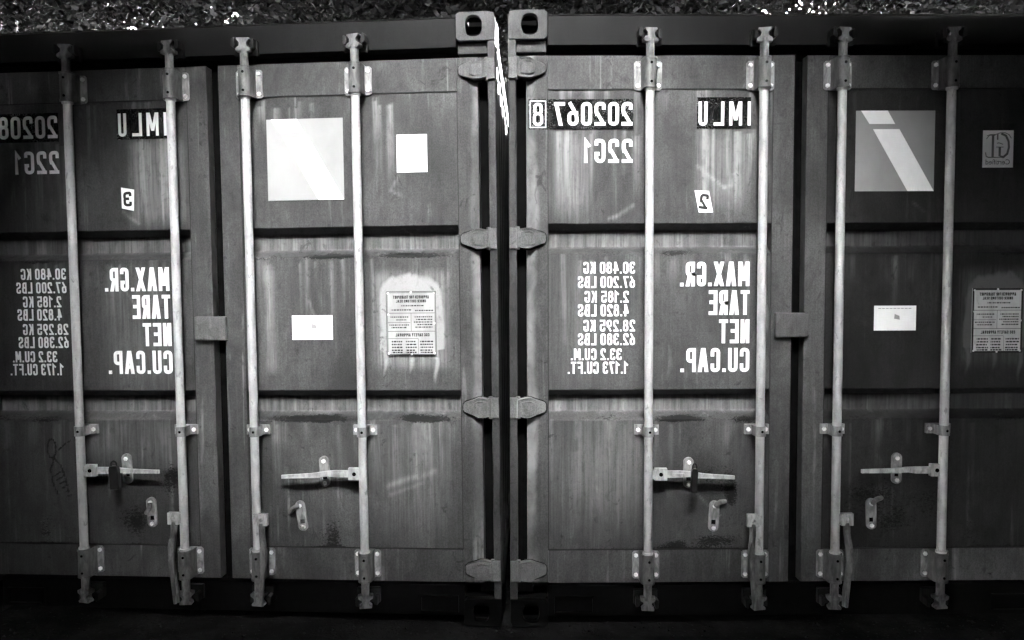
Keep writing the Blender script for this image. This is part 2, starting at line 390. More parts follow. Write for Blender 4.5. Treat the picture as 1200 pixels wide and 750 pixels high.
    for (a, b, rx, rz, am) in grimes: gr += am*np.exp(-((Xg-a)/rx)**2-((Zg-b)/rz)**2)*(.5+.8*vnoise(Xg*18, Zg*14, seed+2))
    nz, nx = Xg.shape
    V = np.stack([Xg, Yg, Zg], -1).reshape(-1, 3)
    idx = np.arange(nz*nx).reshape(nz, nx)
    F = np.stack([idx[:-1, :-1], idx[:-1, 1:], idx[1:, 1:], idx[1:, :-1]], -1).reshape(-1, 4)
    me = D.meshes.new('door_panel'); me.vertices.add(len(V)); me.vertices.foreach_set('co', V.reshape(-1).astype(np.float32))
    me.loops.add(F.size); me.loops.foreach_set('vertex_index', F.reshape(-1).astype(np.int32))
    me.polygons.add(len(F)); me.polygons.foreach_set('loop_start', np.arange(len(F), dtype=np.int32)*4)
    me.polygons.foreach_set('use_smooth', np.ones(len(F), dtype=bool))
    me.update(calc_edges=True)
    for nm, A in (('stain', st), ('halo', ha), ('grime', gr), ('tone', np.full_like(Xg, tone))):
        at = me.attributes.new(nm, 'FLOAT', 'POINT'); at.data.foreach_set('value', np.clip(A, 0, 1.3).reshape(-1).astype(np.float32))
    me.materials.append(M['paint']); return me

def casting_mesh(name, mat):
    """hollow corner casting: lobed hole in the front face, slot in the top; origin at its outer lower front corner, body towards +X"""
    mb = MB(); w_, h_, d_ = .162, .118, .178; N = 32; cx, cz = .089, .060
    inner = []; outer = []
    for k in range(N):
        a = 2*math.pi*k/N; c, s = math.cos(a), math.sin(a)
        inner.append((cx+.035*math.copysign(abs(c)**.72, c), cz+.043*math.copysign(abs(s)**.8, s)))
        kx = ((w_-cx) if c > 0 else cx)/max(abs(c), 1e-6); kz = ((h_-cz) if s > 0 else cz)/max(abs(s), 1e-6); q = min(kx, kz)
        outer.append([cx+c*q, cz+s*q])
    for p in outer:          # rounded outer top corner
        if p[0] < .02 and p[1] > h_-.02:
            v = Vector((p[0]-.02, p[1]-(h_-.02))); v = v.normalized()*.02; p[0] = .02+v.x; p[1] = h_-.02+v.y
    vs = [(x, 0, z) for x, z in outer]+[(x, 0, z) for x, z in inner]+[(x, .004, z) for x, z in inner]+[(x, .03, z) for x, z in inner]+[(x, .03, z) for x, z in outer]
    fs = []
    for k in range(N):
        j = (k+1) % N
        for r in range(4): fs.append((r*N+k, r*N+j, (r+1)*N+j, (r+1)*N+k))
        fs.append((4*N+k, 4*N+j, j, k))
    mb.add(vs, fs)
    body = mb.mesh(name, mat, bevel=.0022, seg=2); mb = MB(); t = .025
    mb.box(0.001, t, .0302, d_, 0, h_-.021); mb.box(w_-t, w_-.0005, .0302, d_, 0, h_-.0005); mb.box(t, w_-t, d_-t, d_, 0, h_-.0005)
    mb.box(t, w_-t, .0302, d_-t, 0, .006)
    zt0 = h_-t
    mb.box(.022, .05, .0302, d_, zt0, h_-.0008); mb.box(.122, w_-t, .0302, d_-t, zt0, h_-.0008)
    mb.box(.05, .122, .0302, .062, zt0, h_-.0008); mb.box(.05, .122, .122, d_-t, zt0, h_-.0008)
    body.materials.append(M['black']); n0 = len(body.polygons); bm = bmesh.new(); bm.from_mesh(body)
    bm2 = D.meshes.new('tmp'); bm2.from_pydata(mb.v, [], mb.f); bm.from_mesh(bm2)
    bm.faces.ensure_lookup_table()
    for f in bm.faces[n0:]:
        c = f.calc_center_median(); out = c.x < .002 or c.x > w_-.002 or c.z > h_-.002
        f.material_index = 0 if out else 1  # inner faces blackened: the shade of the hollow is put into colour
    bmesh.ops.recalc_face_normals(bm, faces=bm.faces); bm.to_mesh(body); bm.free(); D.meshes.remove(bm2); return body
def hinge_mesh():
    """hinge blade: knuckle lug on the post, bowed web across the gap, tongue lying on the door stile (for the post at X=0)"""
    mb = MB()
    mb.box(.0015, .033, -.010, .03, -.043, .043)
    mb.lathe([(.0095, -.048), (.0095, .048)], .036, .002, 10)
    poly = [(.036, -.036), (.07, -.042), (.09, -.042), (.108, -.034), (.132, -.026), (.149, -.020), (.154, -.010), (.154, .010),
            (.149, .020), (.132, .026), (.108, .034), (.09, .042), (.07, .042), (.036, .036)]
    yd = lambda x: -.017 + .023*max(0, min(1, (x-.085)/.04))
    mb.prism(poly, 0.0, .0215, yd)
    rim = [(.05, -.026), (.088, -.029), (.108, -.02), (.108, .02), (.088, .029), (.05, .026)]
    mb.prism(rim, -.0035, .004, yd)
    return mb.mesh('hinge', M['hinge'], bevel=.003, seg=2)
def mirrored(me, name):
    m2 = me.copy(); m2.name = name; m2.transform(Matrix.Scale(-1, 4, (1, 0, 0))); m2.flip_normals(); return m2
def bolt_mesh():
    mb = MB(); n = 6; vs = []
    for y, r in ((0, .0095), (-.005, .0095), (-.0075, .0072)):
        for k in range(n): a = math.pi/3*k+.3; vs.append((r*math.cos(a), y, r*math.sin(a)))
    fs = [(i*n+k, i*n+(k+1) % n, (i+1)*n+(k+1) % n, (i+1)*n+k) for i in range(2) for k in range(n)]+[tuple(range(2*n, 3*n))]
    mb.add(vs, fs); return mb.mesh('bolt', M['bolt'])
RODY = -.034
def bearing_mesh():
    """bolted bearing bracket that carries a lock rod; origin at its centre on the door face"""
    mb = MB()
    mb.prism([(-.058, -.052), (-.05, -.06), (-.028, -.06), (-.026, -.02), (-.026, .02), (-.028, .06), (-.05, .06), (-.058, .052)], FY-.008-FY, 0.0)
    mb.prism([(.026, -.02), (.028, -.06), (.05, -.06), (.058, -.052), (.058, .052), (.05, .06), (.028, .06), (.026, .02)], -.008, 0.0)
    return mb.mesh('bracket_flange', M['flange'], bevel=.002)
def bearing_housing():
    mb = MB(); n = 14; prof = []
    for k in range(n+1):
        a = math.pi*k/n; prof.append((-.0275*math.cos(a), (RODY-FY)-.0275*math.sin(a)))
    prof += [(.030, 0.0), (-.030, 0.0)]
    for z0, z1, sc in ((-.062, -.054, 1.05), (-.054, .054, 1.0), (.054, .062, 1.05)):
        q = [(x*sc, y*(1.0 if y > -.03 else sc*.985)) for x, y in prof]; m = len(q)
        mb.add([(x, y, z0) for x, y in q]+[(x, y, z1) for x, y in q],
               [tuple(range(m)), tuple(range(2*m-1, m-1, -1))]+[(i, (i+1) % m, (i+1) % m+m, i+m) for i in range(m)])
    return mb.mesh('rod_bracket', M['brack'], smooth=True)
def rivet_hole():
    mb = MB(); n = 10
    mb.add([(.0058*math.cos(2*math.pi*k/n), 0, .0058*math.sin(2*math.pi*k/n)) for k in range(n)]+[(.0058*math.cos(2*math.pi*k/n), .003, .0058*math.sin(2*math.pi*k/n)) for k in range(n)],
           [tuple(range(n))]+[(k, (k+1) % n, (k+1) % n+n, k+n) for k in range(n)])
    return mb.mesh('lubrication_hole', M['black'])
def guide_mesh():
    mb = MB(); n = 12; prof = []
    for k in range(n+1):
        a = math.pi*k/n; prof.append((-.0225*math.cos(a), (RODY-FY)-.0225*math.sin(a)))
    prof += [(.0225, -.014), (.051, -.012), (.051, .004), (-.051, .004), (-.051, -.012), (-.0225, -.014)]
    m = len(prof); z0, z1 = -.021, .021
    mb.add([(x, y, z0) for x, y in prof]+[(x, y, z1) for x, y in prof], [tuple(range(m)), tuple(range(2*m-1, m-1, -1))]+[(i, (i+1) % m, (i+1) % m+m, i+m) for i in range(m)])
    return mb.mesh('rod_guide', M['flange'], smooth=True)
def cam_mesh():
    """forged cam at the rod's end, hooks pointing up; origin on the rod axis at the hook root"""
    mb = MB()
    mb.lathe([(.0215, -.09), (.0225, -.082), (.0175, -.076), (.0175, -.02), (.021, -.01), (.021, .0)], 0, 0, 14)
    mb.prism([(-.032, -.012), (-.012, -.016), (.012, -.016), (.032, -.012), (.030, .001), (.017, .008), (.015, .022), (.027, .034), (.026, .042), (-.026, .042), (-.027, .034), (-.015, .022), (-.017, .008), (-.030, .001)], -.017, .016)
    return mb.mesh('cam_head', M['cam'], bevel=.0025)
def keeper_mesh():
    """keeper bolted to header or sill round the cam: back plate, two unequal jaws"""
    mb = MB()
    mb.box(-.05, .05, .018, .04, -.03, .034)
    mb.prism([(-.046, -.004), (-.034, -.008), (-.028, .012), (-.032, .03), (-.046, .034)], -.014, .022)
    mb.prism([(.030, .004), (.036, -.004), (.050, .004), (.048, .036), (.036, .040)], -.022, .022)
    return mb.mesh('cam_keeper', M['dark'], bevel=.003)
def hub_mesh():
    mb = MB(); N = 20; inner = []; outer = []
    for k in range(N):
        a = 2*math.pi*(k+.5)/N; c, s = math.cos(a), math.sin(a); q = .026/max(abs(c), abs(s)); outer.append((c*q, s*q)); inner.append((.0085*c, .0085*s))
    vs = [(x, -.011, z) for x, z in outer]+[(x, -.011, z) for x, z in inner]+[(x, .006, z) for x, z in inner]+[(x, .011, z) for x, z in outer]
    fs = []
    for k in range(N):
        j = (k+1) % N; fs += [(k, j, N+j, N+k), (N+k, N+j, 2*N+j, 2*N+k), (3*N+k, 3*N+j, j, k)]
    fs += [tuple(range(2*N, 3*N)), tuple(range(3*N, 4*N))]
    mb.add(vs, fs)
    mb.box(-.034, -.024, -.009, .01, -.02, .02)
    return mb.mesh('handle_hub', M['handle'], bevel=.0025)
def arm_mesh(ln, bend):
    """flat pressed handle bar lying along +X from the hub"""
    mb = MB()
    mb.prism([(.022, -.015), (.085, -.014), (.12, -.009-bend*.2), (.19, -.011-bend*.6), (ln, -.010-bend), (ln, .006-bend), (.19, .009-bend*.6), (.12, .014-bend*.2), (.085, .015), (.022, .015)], -.007, .004)
    mb.prism([(.04, -.006), (.10, -.004), (.10, .005), (.04, .007)], -.0105, -.006)
    mb.prism([(.15, -.012-bend*.4), (ln-.012, -.008-bend), (ln-.012, -.004-bend), (.15, -.006-bend*.4)], -.0095, -.006)
    return mb.mesh('lock_handle', M['handle'], bevel=.002)
def drop_arm_mesh():
    """hanging handle seen edge-on, slightly bowed, from hub down"""
    mb = MB()
    mb.tube([(0, 0, -.015), (.001, -.004, -.06), (.008, -.010, -.12), (.010, -.014, -.18), (.002, -.012, -.25), (-.008, -.008, -.31), (-.010, -.006, -.37)],
            [.015, .014, .015, .014, .012, .010, .007], 6)
    mb.prism([(-.009, -.37), (.002, -.37), (.018, -.2), (.02, -.12), (.012, -.08), (-.002, -.12), (-.004, -.22)], -.026, -.012)
    return mb.mesh('lock_handle', M['cam'], bevel=.002)
def catch_mesh():
    """rounded handle catch plate with a slot; origin at its centre on the door face"""
    mb = MB(); N = 24; out = []; inn = []
    for k in range(N):
        a = 2*math.pi*k/N; c, s = math.cos(a), math.sin(a)
        out.append((.0215*c, .045*(1 if s > 0 else -1)*(abs(s) > 1e-6)+.0215*s))
        q = .0105/max(abs(c), abs(s)); inn.append((q*c, -.026+q*s))
    vs = [(x, -.010, z) for x, z in out]+[(x, -.010, z) for x, z in inn]+[(x, .0, z) for x, z in inn]+[(x, .002, z) for x, z in out]
    fs = []
    for k in range(N):
        j = (k+1) % N; fs += [(k, j, N+j, N+k), (N+k, N+j, 2*N+j, 2*N+k), (3*N+k, 3*N+j, j, k)]
    mb.add(vs, fs)
    return mb.mesh('handle_catch', M['flange'], bevel=.0015)
def hook_mesh():
    mb = MB(); mb.tube([(0, -.014, .0), (.012, -.018, .010), (.026, -.02, .014), (.040, -.018, .012), (.050, -.014, .010)], [.010, .011, .011, .010, .008], 8)
    return mb.mesh('catch_hook', M['brack'], smooth=True)
def slot_mesh():
    mb = MB(); mb.box(-.010, .010, -.0005, .001, -.037, -.016); return mb.mesh('slot', M['black'])

BOLT, BEARF, BEARH, HOLE, GUIDE, CAM, KEEP, HUB, CATCH, HOOK, SLOT = bolt_mesh(), bearing_mesh(), bearing_housing(), rivet_hole(), guide_mesh(), cam_mesh(), keeper_mesh(), hub_mesh(), catch_mesh(), hook_mesh(), slot_mesh()
mb = MB(); mb.prism([(.060, -.047), (.092, -.048), (.116, -.039), (.142, -.033), (.156, -.022), (.161, 0), (.156, .022), (.142, .033), (.116, .039), (.092, .048), (.060, .047)], FY-.0012, FY+.002)
SEAM = mb.mesh('hinge_shadow_rust_line', M['dark']); SEAM_R = mirrored(SEAM, 'hinge_shadow_rust_line_right')  # dark outline painted behind each hinge for its shadow and rust line
HINGE = hinge_mesh(); HINGE_R = mirrored(HINGE, 'hinge_right')
CASTB = casting_mesh('corner_casting_lower', M['sill']); CASTB_R = mirrored(CASTB, 'corner_casting_lower_right'); CAST = casting_mesh('corner_casting', M['cast']); CAST_R = mirrored(CAST, 'corner_casting_right')  # lower castings are a darker copy, shade at the foot painted in
DROP = drop_arm_mesh()
ARM = {}

def corrugated(mb, x, inward, y0, y1, z0, z1, skew):
    """trapezoidal side wall between the rails"""
    pitch = .278; prof = []; y = y0
    while y < y1:
        prof += [(0, y), (0, min(y+.072, y1)), (.036, min(y+.140, y1)), (.036, min(y+.210, y1))]; y += pitch
    prof.append((0, y1)); vs = []
    for d, yy in prof: vs += [(x+inward*(d+.004)+skew*yy, yy, z0), (x+inward*(d+.004)+skew*yy, yy, z1)]
    mb.add(vs, [(2*i, 2*i+2, 2*i+3, 2*i+1) for i in range(len(prof)-1)])
def sk(mb, skew):
    mb.v = [(x+skew*y, y, z) for x, y, z in mb.v]; return mb

def build_container(name, label, loc, rot, rods, skew, cfg):
    T = empty(name, loc, rot); tag(T, label, 'container', 'shipping containers side by side')
    LN = 6.058
    # ---- frame of the door end
    for sx, me, meb, x in ((1, CAST, CASTB, 0.0), (-1, CAST_R, CASTB_R, Wd)):
        link('corner_casting', me, T, (x, 0, Ht-.118))
        tag(link('corner_casting', meb, T, (x, 0, 0.118), (0, 0, 0), (1, 1, -1)), 'lower corner casting painted near-black for the shade at its foot')
        a, b = (x, x+.032) if sx > 0 else (x-.032, x)
        mb = MB(); mb.box(a+.0005, b, .004, .075, .1185, 2.4725)
        i0, i1 = sorted((x+sx*.0321, x+sx*.10)); mb.box(i0, i1, .085, .16, .1185, 2.4725)
        link('corner_post', mb.mesh('corner_post', M['cast'], bevel=.004), T)
        g0, g1 = sorted((x+sx*.0325, x+sx*.158)); mb = MB(); mb.box(g0, g1, .026, .084, 2.425, 2.472)
        link('post_gusset', mb.mesh('post_gusset', M['cast'], bevel=.004), T)
    mb = MB(); mb.box(.163, 2.275, .006, .14, 2.449, 2.568); mb.prism([(.163, 2.569), (2.275, 2.569), (2.275, 2.5735), (.163, 2.5735)], .002, .10)
    link('header_beam', mb.mesh('header_beam', M['rail'], bevel=.003), T)
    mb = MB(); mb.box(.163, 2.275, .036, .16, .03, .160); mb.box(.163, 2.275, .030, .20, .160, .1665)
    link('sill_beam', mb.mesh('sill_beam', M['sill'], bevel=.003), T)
    for a, b in ((.19, .36), (2.078, 2.248)):
        mb = MB(); mb.box(a, b, .024, .0355, .045, .052); mb.box(a, b, .024, .0355, .112, .119); mb.box(a, a+.007, .024, .0355, .0525, .1115); mb.box(b-.007, b, .024, .0355, .0525, .1115)
        link('sill_pocket_frame', mb.mesh('sill_pocket_frame', M['sill']), T)
    # ---- long body (its far end stands hidden behind the doors)
    mb = MB(); mb.box(.02, Wd-.02, .2, LN, 2.555, 2.562); sk(mb, skew); link('roof', mb.mesh('roof', M['body']), T)
    for x, s in ((0, 1), (Wd, -1)):
        mb = MB(); corrugated(mb, x+s*.006, s, .18, LN-.18, .16, 2.50, skew)
        a, b = sorted((x+s*.002, x+s*.062)); c = MB(); c.box(a, b, .179, LN-.18, 2.50, 2.570); c.box(a, b, .179, LN-.18, .04, .16); sk(c, skew); mb.add(c.v, c.f)
        link('side_wall', mb.mesh('side_wall', M['body']), T)
    mb = MB(); mb.box(.03, Wd-.03, .16, LN, .10, .16); mb.box(.0, Wd, LN-.06, LN, 0, Ht-.02); sk(mb, skew); link('rear_end_and_floor', mb.mesh('rear_end_and_floor', M['body']), T).name = 'rear_end'
    # ---- doors
    doors = []
    for di in (0, 1):
        f = (lambda x: x) if di == 0 else (lambda x: Wd-x)
        def bx(mb, a, b, *r): a, b = sorted((f(a), f(b))); return mb.box(a, b, *r)
        mb = MB()
        bx(mb, .075, XS0, FY, .075, ZB, ZD); bx(mb, XS1, 1.193, FY, .075, ZB, ZD)
        bx(mb, XS0+.0005, XS1-.0005, FY+.0005, .07, ZT, ZD); bx(mb, XS0+.0005, XS1-.0005, FY+.0005, .07, ZB, ZW)
        dr = link('door', mb.mesh('door', M['frame'], bevel=.0028, seg=2), T)
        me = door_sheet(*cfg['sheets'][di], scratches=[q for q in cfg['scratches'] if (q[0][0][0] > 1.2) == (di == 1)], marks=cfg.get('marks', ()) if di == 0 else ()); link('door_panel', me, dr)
        mb = MB(); bx(mb, .036, .0745, .078, .084, ZB-.01, ZD+.01); bx(mb, .0748, 1.2185, .076, .086, ZD-.01, 2.449); bx(mb, .0748, 1.2185, .076, .088, .1668, ZB+.01)
        bx(mb, 1.18, 1.2188, .0765, .09, ZB+.0105, ZD-.0105)
        link('gasket', mb.mesh('gasket', M['black']), dr)
        for a_, b_, c_, d_ in ((XS0-.0014, XS0+.0016, ZW, ZT), (XS1-.0016, XS1+.0014, ZW, ZT), (XS0, XS1, ZT-.0018, ZT+.0014), (XS0, XS1, ZW-.0014, ZW+.0022)):
            mb = MB(); bx(mb, a_, b_, FY-.0006, FY+.004, c_, d_); link('sheet_seam', mb.mesh('sheet_seam', M['dark']), dr)
        hm, hx = (HINGE, 0.0) if di == 0 else (HINGE_R, Wd)
        for z in (2.355, 1.655, .943, .243): link('hinge', hm, dr, (hx, 0, z)); link('hinge_shadow_rust_line', SEAM if di == 0 else SEAM_R, dr, (hx, 0, z-.003))
        doors.append(dr)
    mb = MB(); mb.box(1.118, 1.258, -.004, .0195, 1.235, 1.338)
    link('seam_plate', mb.mesh('seam_plate', M['tab'], bevel=.006, seg=3), doors[0])
    # ---- lock rods with brackets, cams, handles
    for ri, X in enumerate(rods):
        mb = MB(); mb.lathe([(.018, .30), (.018, .335), (.018, 2.262), (.018, 2.30)], X, RODY, 18)
        for z in (.323, 2.264): mb.lathe([(.0182, z-.012), (.0225, z-.009), (.0225, z+.009), (.0182, z+.012)], X, RODY, 18, False)
        rod = link('lock_rod', mb.mesh('lock_rod', M['galv'], smooth=True), T)
        jz = cfg['cam_turn'][ri]
        link('cam_head', CAM, rod, (X, RODY, 2.462), (0, 0, jz))
        link('cam_head', CAM, rod, (X, RODY, .128), (math.pi, 0, -jz))
        link('cam_keeper', KEEP, T, (X, RODY+.002, 2.466), (0, 0, 0), (1 if ri % 2 else -1, 1, 1))
        link('cam_keeper', KEEP, T, (X, RODY+.030, .122), (0, math.pi, 0), (1 if ri % 2 else -1, 1, 1))
        for z in (2.325, .262):
            br = link('rod_bracket', BEARH, T, (X, FY, z))
            link('bracket_flange', BEARF, br)
            for bxx in (-.043, .043):
                for bz in (-.042, .042): link('bolt', BOLT, br, (bxx, -.008, bz), (0, random.random()*2, 0))
            for bz in (-.04, .036): link('lubrication_hole', HOLE, br, (.002, RODY-FY-.0277, bz))
        gd = link('rod_guide', GUIDE, T, (X, FY, .845))
        for bxx in (-.037, .037): link('bolt', BOLT, gd, (bxx, -.012, 0), (0, random.random()*2, 0))
        link('lubrication_hole', HOLE, gd, (.003, RODY-FY-.0226, 0))
    for (X, z, s, ln, bend) in cfg['arms']:
        key = (round(ln, 3), round(bend, 3))
        if key not in ARM: ARM[key] = arm_mesh(ln, bend)
        h = link('lock_handle', ARM[key], T, (X, RODY+.004, z), (0, 0, 0), (s, 1, 1)); link('handle_hub', HUB, h); link('pin_hole_shade', HOLE, h, (0, -.0113, 0), (0, 0, 0), (1.5, 1, 1.5))  # black disc paints the shade inside the hub's pin hole
    for (X, z, s, tw) in cfg['drops']:
        h = link('lock_handle', DROP, T, (X, RODY-.012, z), (0, tw, 0), (s, 1, 1)); link('handle_hub', HUB, h, (0, 0, 0), (0, 0, cfg.get('drop_turn', 0)))
    for (X, z, r, hk) in cfg['catches']:
        c = link('handle_catch', CATCH, T, (X, PY-.001, z), (0, r, 0))
        link('slot', SLOT, c)
        for bz in (-.05, .045): link('bolt', BOLT, c, (0, -.010, bz), (0, random.random()*2, 0))
        if hk is not None: link('catch_hook', HOOK, c, (0, -.002, .045), (0, hk[0], 0), (hk[1], 1, 1))
    # ---- lettering, film and stickers
    d0, d1 = doors
    def put(parent, nm, mb, mat, lab=None):
        o = link(nm, mb.mesh(nm, M[mat]), parent); return tag(o, lab) if lab else o
    def plate(parent, nm, x0, x1, z0, z1, y, mat, lab=None, t=.0012):
        mb = MB(); mb.box(x0, x1, y-t, y, z0, z1); return put(parent, nm, mb, mat, lab)
    PF = PY-.0038      # print face, clear of the drumming sheet
    plate(d0, 'number_film', .1645, .521, 2.107, 2.231, PF+.001, 'speck', 'speckled black film behind the serial number')
    plate(d0, 'check_digit_film', .083, .1635, 2.107, 2.231, FY, 'speck', 'speckled black film behind the check digit')
    mb = MB(); y = FY-.0016
    for a, b, c, d in ((.089, .157, 2.221, 2.225), (.089, .157, 2.113, 2.117), (.089, .093, 2.117, 2.221), (.153, .157, 2.117, 2.221)): mb.add([(a, y, c), (b, y, c), (b, y, d), (a, y, d)], [(0, 1, 2, 3)])
    if cfg['check']: letters(mb, cfg['check'], .102, .144, 2.121, 2.216, y-.0003, .125)
    put(d0, 'lettering', mb, 'white', 'thin white box for the check digit')
    mb = MB(); n = len(cfg['serial'])
    for i, ch in enumerate(cfg['serial']):
        xr = .517-i*.0563; letters(mb, ch, xr-.0455, xr, 2.122, 2.219, PF-.0009, .15)
    put(d0, 'lettering', mb, 'white', 'mirrored white serial number digits')
    mb = MB()
    for i, ch in enumerate('22G1'):
        xr = (.518, .461, .404, .342)[i]; letters(mb, ch, xr-(.045 if ch != '1' else .027), xr, 1.968, 2.067, PF-.0006, .15)
    put(d0, 'lettering', mb, 'white', 'mirrored white size code reading 22G1')
    plate(d0, 'owner_film', .787, 1.012, 2.108, 2.238, PF+.001, 'speck', 'speckled black film behind the owner letters')
    mb = MB()
    for ch, a, b in (('I', .998, 1.011), ('M', .921, .975), ('L', .856, .900), ('U', .793, .830)): letters(mb, ch, a, b, 2.121, 2.220, PF-.0009, .13)
    put(d0, 'lettering', mb, 'white', 'mirrored white owner letters reading IMLU')
    for s, a, b, c, d in cfg['big_text']: put(d0, 'lettering', letters(MB(), s, a, b, c, d, PF-.0006, .148), 'white', 'mirrored white words reading '+s)
    for s, a, b, c, d in cfg['small_text']: put(d0, 'lettering', letters(MB(), s, a, b, c, d, PF-.0006, .155), 'white', 'mirrored white figures reading '+s)
    # numbered sticker
    mb = MB(); q = cfg['num_quad']; mb.prism([q[3], q[2], q[1], q[0]], PF-.0005, PF+.0015); put(d0, 'number_sticker', mb, 'vinyl', 'small white sticker with a black figure '+cfg['num'])
    cx = sum(p[0] for p in q)/4; cz = sum(p[1] for p in q)/4; mb = letters(MB(), cfg['num'], -.019, .019, -.032, .032, 0, .19)
    o = put(d0, 'sticker_figure', mb, 'ink'); o.location = (cx, PF-.0012, cz); o.rotation_euler = (0, cfg['num_rot'], 0)
    # large square decal with the slanted bands
    a, b, c, d = 1.452, 1.784, cfg['sq'][0], cfg['sq'][1]; k = (b-a); hgt = d-c
    plate(d1, 'square_decal', a, b, c, d, PF+.001, cfg['sq_mat'], 'large white square decal with slanted pale bands')
    mb = MB()
    for poly in ([(.06, 1), (.40, 1), (.495, .835), (.17, .835)], [(.215, .772), (.55, .772), (1, 0), (.665, 0)]):
        mb.add([(a+k*u, PF-.0008, c+hgt*v) for u, v in poly], [(3, 2, 1, 0)])
    put(d1, 'decal_band', mb, 'vinyl')
    z0 = cfg['label_z']; plate(d1, 'paper_label', 1.543, 1.721, z0, z0+.105, PF+.001, 'vinyl', 'white rectangular paper label')
    mb = MB(); mb.add([(x, PF-.0008, z) for x, z in ((1.628, z0+.05), (1.652, z0+.046), (1.65, z0+.062), (1.63, z0+.07))], [(0, 1, 2, 3)])
    for i in range(9): xx = 1.56+.016*i; mb.add([(x, PF-.0008, z) for x, z in ((xx, z0+.092), (xx+.012, z0+.092), (xx+.012, z0+.095), (xx, z0+.095))], [(0, 1, 2, 3)])
    tag(put(d1, 'label_print', mb, 'vinyl_grey'), kind='stuff')
    # data plate
    a, b, c, d = 1.957, 2.172, 1.165, 1.438; tilt = PF-.001
    plate(d1, 'data_plate', a, b, c, d, tilt, cfg['plate_mat'], 'metal data plate with rows of small mirrored print', .0016)
    y = tilt-.0021; mb = MB(); wd = b-a; hh = d-c
    def ln(u0, u1, v0, v1, yy=y): mb.add([(b-wd*u, yy, c+hh*v) for u, v in ((u0, v0), (u1, v0), (u1, v1), (u0, v1))], [(0, 1, 2, 3)])
    def tx(s, u0, u1, v0, v1): letters(mb, s, b-wd*u1, b-wd*u0, c+hh*v0, c+hh*v1, y-.0003, .22)
    for v in (.0, .36, .645): ln(.02, .98, v+.012, v+.019)
    ln(.02, .98, .975, .982); ln(.02, .028, .019, .975); ln(.972, .98, .019, .975); ln(.5, .507, .379, .657); ln(.52, .97, .51, .516); ln(.36, .366, .024, .26, y-.0005); ln(.366, .97, .26, .266)
    bw_ = .035 if cfg['plate_mat'] == 'plate_dull' else .012
    ln(0, bw_, 0, 1, y-.0006); ln(1-bw_, 1, 0, 1, y-.0006); ln(bw_, 1-bw_, 1-bw_*.8, 1, y-.0006); ln(bw_, 1-bw_, 0, bw_*.8, y-.0006)
    tx('APPROVED FOR TRANSPORT', .14, .86, .885, .935); tx('UNDER CUSTOMS SEAL', .2, .8, .825, .870); tx('CSC SAFETY APPROVAL', .14, .82, .295, .345)
    for u0, u1, v in ((.25, .7, .775), (.06, .42, .70), (.5, .9, .71), (.08, .44, .6), (.08, .4, .56), (.08, .46, .52), (.08, .38, .48), (.08, .42, .44), (.56, .92, .6), (.6, .8, .555), (.55, .94, .475), (.6, .9, .435)):
        u = u0
        while u < u1: w2 = random.uniform(.015, .05); ln(u, min(u+w2, u1), v-.009, v+.009); u += w2+.012
    for v in (.215, .17, .125, .08, .045):
        for u0, u1 in ((.05, .33), (.40, .62), (.66, .9)):
            u = u0+random.uniform(0, .04)
            while u < u1: w2 = random.uniform(.02, .06); ln(u, min(u+w2, u1), v-.011, v+.011); u += w2+.012
    put(d1, 'plate_print', mb, 'ink')
    for u, v in ((.04, .97), (.5, .985), (.96, .97), (.04, .03), (.5, .015), (.96, .03), (.04, .5), (.96, .64)):
        o = link('rivet', BOLT, d1, (b-wd*u, y+.001, c+hh*v), (0, 0, 0), (.5, .5, .5))
    return T, d0, d1

BIG = lambda x: [('MAX.GR.', .720-x, 1.013-x, 1.451, 1.554), ('TARE', .842-x, 1.014-x, 1.330, 1.434), ('NET', .886-x, 1.015-x, 1.210, 1.311), ('CU.CAP.', .724-x, 1.016-x, 1.088, 1.190)]
SMALL = lambda x: [('30.480 KG', .313+x, .530, 1.506, 1.555), ('67.200 LBS', .290+x, .530, 1.446, 1.495), ('2.185 KG', .318+x, .504, 1.384, 1.433), ('4.820 LBS', .290+x, .504, 1.326, 1.377),
          ('28.295 KG', .313+x, .531, 1.262, 1.311), ('62.380 LBS', .290+x, .531, 1.204, 1.254), ('33.2 CU.M.', .260+x, .475, 1.141, 1.190), ('1.173 CU.FT.', .247+x, .502, 1.083, 1.134)]
def below(rods_, am):
    r = random.Random(int(rods_[0]*1000)); return [(X+dx+r.uniform(-.01, .01), r.uniform(.004, .009), 2.262, r.uniform(.05, .3), am*r.uniform(.3, 1)) for X in rods_ for dx in (-.05, .05, .07)]
def rs(seed, a, b, n, zt, lmin, lmax, am):
    r = random.Random(seed); return [(r.uniform(a, b), r.uniform(.004, .014), zt+r.uniform(-.02, .01), r.uniform(lmin, lmax), am*r.uniform(.4, 1)) for _ in range(n)]
